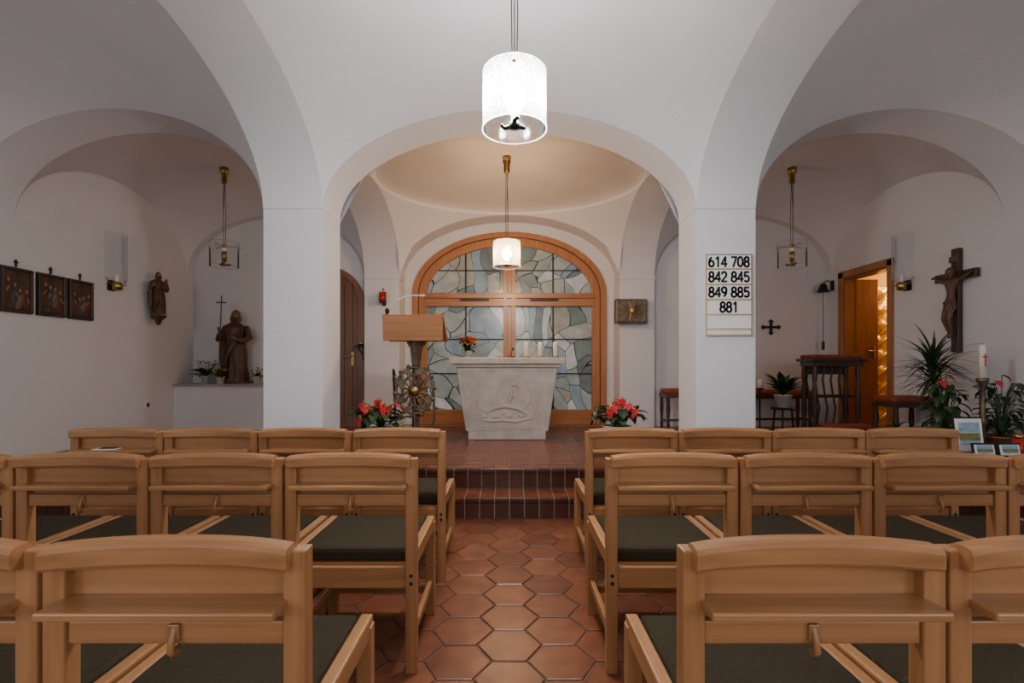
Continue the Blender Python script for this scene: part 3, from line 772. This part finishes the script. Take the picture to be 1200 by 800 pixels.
rd=[.042,.034,.048,.02,.03,.032,.024,.017,.012,.024,.017,.012,.034,.026,.015,.013,.034,.026,.015,.013]
skin('corpus_figure',pts,ed,rd,CORP,e)
mb=MB('corpus_details')
mb.ball((.012,-.118,.285),(.034,.036,.044),CORP); mb.ball((.012,-.108,.295),(.038,.036,.042),STW)
mb.tube([(.012,-.15,.287),(.012,-.158,.278)],.005,CORP); mb.ball((.012,-.145,.25),(.018,.014,.02),STW)
mb.lathe([(.052,-.09),(.055,-.05),(.048,-.0),(.04,.01)],(0,-.10,-.01),CORP,seg=18)
mb.tube([(-.05,-.12,-.02),(0,-.15,-.05),(.055,-.12,-.01),(.06,-.11,-.09)],.012,CORP)
for sx in (-1,1):
    mb.ball((sx*.212,-.075,.257),(.016,.01,.012),CORP,seg=8)
    for q in range(4): mb.tube([(sx*.22,-.078,.25+.006*q),(sx*.236,-.084,.252+.006*q),(sx*.238,-.094,.251+.005*q)],.0032,CORP,seg=5)
    mb.tube([(sx*.21,-.08,.265),(sx*.216,-.085,.28)],.0035,CORP,seg=5)
mb.obj(parent=e)

mb=MB('wall_cross'); mb.box((0,-.012,0),(.22,.02,.035),BLACK,bev=.003); mb.box((0,-.012,0),(.035,.02,.16),BLACK,bev=.003)
for x,z in ((-.11,0),(.11,0),(0,.08),(0,-.08)):
    for a in range(3):
        ang=math.atan2(z,x)+(a-1)*1.3; mb.ball((x+.016*math.cos(ang),-.012,z+.016*math.sin(ang)),(.019,.010,.019),BLACK,seg=8)
mb.ball((0,-.015,0),(.026,.014,.026),BLACK,seg=10); mb.obj((3.80,YRS,1.78))
# sacristy bell
mb=MB('sacristy_bell')
mb.box((0,-.01,.0),(.06,.02,.14),BLACK,bev=.003); mb.tube([(0,0,.04),(0,-.08,.07),(0,-.14,.03)],.008,BLACK)
mb.lathe([(0,.03),(.03,.025),(.05,-.02),(.06,-.06),(.085,-.09),(.08,-.09),(.04,-.05),(0,-.02)],(0,-.14,-.0),BLACK,seg=20)
mb.tube([(0,-.14,-.08),(.003,-.14,-.4),(0,-.14,-.78)],.005,DKW,seg=6); mb.lathe([(0,-.92),(.02,-.91),(.022,-.82),(.01,-.79),(0,-.78)],(0,-.14,0),DKW,seg=10)
mb.obj((XW,7.28,2.36),-pi/2)
# prie-dieu
mb=MB('prie_dieu'); w=.60
mb.box((0,0,.945),(w+.06,.34,.035),DKW,rot=(.0,0,0),bev=.006); mb.box((0,0,.985),(w,.28,.05),REDC,bev=.02)
mb.box((0,-.01,.90),(w,.28,.06),DKW,bev=.004)
for sx in (-1,1):
    for yy in (-.11,.11): mb.lathe([(.022,.1),(.028,.16),(.018,.22),(.032,.32),(.024,.45),(.034,.55),(.018,.66),(.03,.76),(.024,.88)],(sx*(w/2-.04),yy,0),DKW,seg=12)
    mb.box((sx*(w/2-.04),-.18,.06),(.05,.62,.1),DKW,bev=.006); mb.box((sx*(w/2-.04),0,.5),(.02,.2,.03),DKW)
mb.box((0,-.30,.13),(w-.06,.30,.04),DKW,bev=.004); mb.box((0,-.30,.17),(w-.08,.28,.05),REDC,bev=.02)
mb.box((0,.11,.5),(w-.1,.015,.04),DKW)
for k in range(5): mb.tube([(-.2+.1*k,.11,.14),(-.17+.1*k,.11,.35),(-.2+.1*k,.11,.5),(-.23+.1*k,.11,.7),(-.2+.1*k,.11,.88)],.012,DKW,seg=6)
mb.box((0,.11,.82),(w-.1,.015,.10),DKW,bev=.003)
mb.obj((3.92,6.25,PF))
def bench(loc,w,rz=0,h=.50,name='cushioned_stool'):
    mb=MB(name); d=.36
    for sx in (-1,1):
        for sy in (-1,1): mb.lathe([(.016,0),(.024,.08),(.018,.15),(.028,.28),(.022,h-.1),(.026,h-.07)],(sx*(w/2-.03),sy*(d/2-.03),0),DKW,seg=10)
        mb.box((sx*(w/2-.03),0,.13),(.025,d-.06,.03),DKW)
    mb.box((0,0,h-.045),(w,d,.055),DKW,bev=.005); mb.box((0,0,.13),(w-.06,.025,.03),DKW); mb.box((0,0,h+.01),(w-.015,d-.015,.07),REDC,bev=.028)
    mb.obj(loc,rz)
bench((2.32,7.05,PF),.42,h=.52); bench((3.72,7.20,PF),.9,h=.5,name='cushioned_bench'); bench((4.33,5.62,PF),.46,h=.5,name='cushioned_bench')
# candle stand
mb=MB('votive_candle_stand')
mb.lathe([(0,0),(.10,0),(.10,.015),(.02,.03),(.012,.05),(.012,.55),(.05,.57),(.05,.585),(0,.585)],(0,0,0),BLACK,seg=18)
mb.lathe([(0,.58),(.03,.58),(.03,.70),(0,.70)],(0,0,0),WAX,seg=16); mb.obj((3.30,6.75,PF))
# plants
def bladeplant(name,loc,hp,rp,hs,n,L,W,pot,mat,lo=.0,hi=1.3,droop=.7,trunk=True,spread=.1):
    mb=MB(name)
    mb.lathe([(0,0),(rp*.75,0),(rp,hp),(rp*1.05,hp),(rp*1.05,hp+.012),(rp*.92,hp)],(0,0,0),pot,seg=22); mb.lathe([(0,hp-.005),(rp*.93,hp-.005)],(0,0,0),SOIL,seg=16)
    if trunk: mb.tube([(0,0,hp),(.02,0,(hp+hs)/2),(0,0,hs)],[.022,.018,.014],DKW)
    for k in range(n):
        a=2*pi*k*.381966+random.uniform(-.2,.2); mb.leaf((0,0,hs-spread*random.random()),a,random.uniform(lo,hi),L*random.uniform(.75,1.1),W,mat if k%3 else LEAF,droop=droop)
    return mb.obj(loc)
bladeplant('potted_dracaena',(4.12,4.98,PF),.26,.15,.96,120,.44,.024,POTT,LEAFD,lo=-.4,hi=1.35,droop=.35,spread=.3)
bladeplant('potted_spider_plant',(3.70,4.90,PF),.2,.12,.25,40,.26,.022,POTT,LEAF,lo=.3,hi=1.4,droop=.9,trunk=False)
mb=MB('plant_stand'); mb.lathe([(0,.32),(.15,.32),(.15,.345),(0,.345)],(0,0,0),BLACK,seg=20)
for k in range(3):
    a=2*pi*k/3; mb.tube([(.11*math.cos(a),.11*math.sin(a),.32),(.14*math.cos(a),.14*math.sin(a),0)],.012,BLACK)
mb.obj((3.50,6.55,PF))
mb=MB('potted_peace_lily'); mb.lathe([(0,0),(.075,0),(.105,.15),(.11,.15),(.11,.16),(.095,.15)],(0,0,0),POTW,seg=22); mb.lathe([(0,.15),(.1,.15)],(0,0,0),SOIL,seg=12)
for k in range(36):
    a=random.uniform(0,2*pi); mb.leaf((0,0,.14),a,random.uniform(.75,1.45),random.uniform(.28,.44),.08,LEAF if k%2 else LEAFD,droop=.5,shape='oval')
mb.obj((3.50,6.55,PF+.345))
def bushy(name,loc,rz=0,R=.25):
    mb=MB(name); mb.lathe([(0,0),(.1,0),(.14,.24),(.148,.24),(.148,.255),(.13,.24)],(0,0,0),POTT,seg=22); mb.lathe([(0,.24),(.13,.24)],(0,0,0),SOIL,seg=12)
    for k in range(70):
        a=random.uniform(0,2*pi); r=random.uniform(.05,R); z=.3+random.uniform(0,.42)
        p=Vector((r*math.cos(a),r*math.sin(a),z)); mb.tube([(0,0,.24),(p.x*.5,p.y*.5,z*.85),p],.003,LEAF,seg=5)
        mb.leaf(p,a,random.uniform(-.6,.5),random.uniform(.08,.14),.06,LEAFD if k%3 else LEAF,droop=.6,shape='heart')
    for k in range(2):
        p=Vector((-.15+.06*k,-.1,.74+.05*k)); mb.tube([(0,0,.5),p],.003,LEAF,seg=5); mb.leaf(p,-pi/2+k,-.5,.09,.07,REDF,shape='heart',droop=.3)
    mb.obj(loc,rz)
bushy('potted_ficus',(4.36,4.54,PF),R=.14); bushy('potted_ivy',(3.84,4.50,PF),R=.12)
# paschal candle
mb=MB('paschal_candle')
mb.lathe([(0,0),(.11,0),(.11,.02),(.05,.04),(.025,.07),(.022,.35),(.04,.38),(.022,.41),(.022,.70),(.045,.74),(.045,.765),(0,.765)],(0,0,0),BRONZE,seg=20)
mb.lathe([(0,.76),(.026,.76),(.026,1.05),(.022,1.055),(0,1.045)],(0,0,0),WAX,seg=24)
mb.box((0,-.026,.92),(.010,.005,.11),REDF); mb.box((0,-.026,.95),(.034,.010,.010),REDF); mb.tube([(0,0,1.045),(0,0,1.07)],.002,BLACK,seg=5)
mb.obj((4.12,4.46,PF))
# side table with frames
TBZ=.56
mb=MB('side_table'); mb.box((0,0,TBZ-.015),(.95,.36,.03),DKW,bev=.004)
for sx in (-1,1):
    for sy in (-1,1): mb.box((sx*.43,sy*.14,(TBZ-.03)/2),(.04,.04,TBZ-.03),DKW)
mb.box((0,0,TBZ-.06),(.88,.3,.06),DKW); mb.obj((3.82,3.76,0))
PIC=pmat('landscape_photo',(.10,.25,.50),(.55,.62,.60),rough=.4,nscale=6,stretch=(1,1,4))
GRN=pmat('photo_field',(.30,.26,.06),(.12,.16,.05),rough=.4,nscale=25)
def frame(loc,w,h,tilt,fm):
    mb=MB('framed_photo'); 
    R=Euler((-tilt,0,0)).to_matrix()
    def bx(c,d,m,b=0): mb.box(R@Vector(c),d,m,rot=(-tilt,0,0),bev=b)
    bx((0,0,h/2),(w,.012,h),fm,.002); bx((0,-.008,h/2),(w-.026,.004,h-.026),WHITE); bx((0,-.011,h/2+.012*h/.3),(w*.68,.002,h*.62),PIC); bx((0,-.0125,h/2-.015*h/.3),(w*.68,.002,h*.2),GRN)
    bx((0,.045,h*.35),(.03,.09,.01),BLACK)
    mb.obj(loc)
frame((3.42,3.80,TBZ+.0),.225,.27,.12,BLACK)
frame((3.38,3.64,TBZ+.0),.165,.10,.2,BLACK); frame((3.56,3.64,TBZ+.0),.165,.10,.2,BLACK)
mb=MB('votive_candle'); mb.lathe([(0,0),(.032,0),(.036,.02),(.036,.12),(.032,.12)],(0,0,0),REDGL,seg=18); mb.lathe([(.034,.118),(.04,.12),(.03,.15),(0,.155)],(0,0,0),BRASS,seg=18); mb.obj((3.74,3.76,TBZ))
mb=MB('votive_glass'); mb.lathe([(0,0),(.04,0),(.045,.07),(.04,.07)],(0,0,0),BLUE,seg=18); mb.lathe([(0,.05),(.035,.05)],(0,0,0),WAX,seg=12); mb.obj((3.86,3.72,TBZ))
flowerpot('potted_kalanchoe',(4.10,3.78,TBZ),.12,.08,POTW,[WPET],n=5,h=.24,rad=.17,leafn=60,fr=.02,leafmat=LEAFD)

# ------------------------------------------------------------ added fill lights in window frames, unseen behind the camera
PANE=pmat('fill_pane',(.6,.65,.7),rough=.3,emit=(.85,.92,1),estr=1.0)  # glowing pane of the added fill windows
def fillwin(name,loc,rz,w,h,W,col):
    mb=MB(name)
    for sx in (-1,0,1): mb.box((sx*w/2,-.03,0),(.07,.06,h+.07),WHITE)
    for sz in (-1,1): mb.box((0,-.03,sz*h/2),(w,.06,.07),WHITE)
    mb.box((0,-.006,0),(w,.01,h),PANE)
    mb.obj(loc,rz)
    L=D.lights.new('fill_light','AREA'); L.shape='RECTANGLE'; L.size=w; L.size_y=h; L.energy=W; L.color=col  # area lamp added as soft frontal fill
    o=D.objects.new('fill_light',L); COL.objects.link(o)
    off=Matrix.Rotation(rz,3,'Z')@Vector((0,-.08,0)); o.location=Vector(loc)+off
    d=Matrix.Rotation(rz,3,'Z')@Vector((0,-1,0)); o.rotation_euler=d.to_track_quat('-Z','Y').to_euler()
fillwin('fill_window_2',(0,Y0,1.95),pi,2.6,1.5,22,(1,.98,.96))
fillwin('fill_window_3',(-3.3,Y0,1.95),pi,1.6,1.4,40,(1,.99,.98))
fillwin('fill_window_4',(3.3,Y0,1.95),pi,1.6,1.4,40,(1,.99,.98))
L=D.lights.new('sacristy_light','POINT'); L.energy=20; L.color=(1,.68,.32); L.shadow_soft_size=.1
o=D.objects.new('sacristy_light',L); COL.objects.link(o); o.location=(5.7,6.85,2.3)

w=D.worlds.new('world'); bpy.context.scene.world=w; w.use_nodes=True
w.node_tree.nodes['Background'].inputs[0].default_value=(.5,.55,.6,1); w.node_tree.nodes['Background'].inputs[1].default_value=.1

cam=D.cameras.new('camera'); cam.lens=18; cam.sensor_width=36; cam.shift_x=.0025; cam.shift_y=.025; cam.clip_start=.02
co=D.objects.new('camera',cam); COL.objects.link(co); co.location=(0,0,1.2); co.rotation_euler=(pi/2,0,0)
bpy.context.scene.camera=co
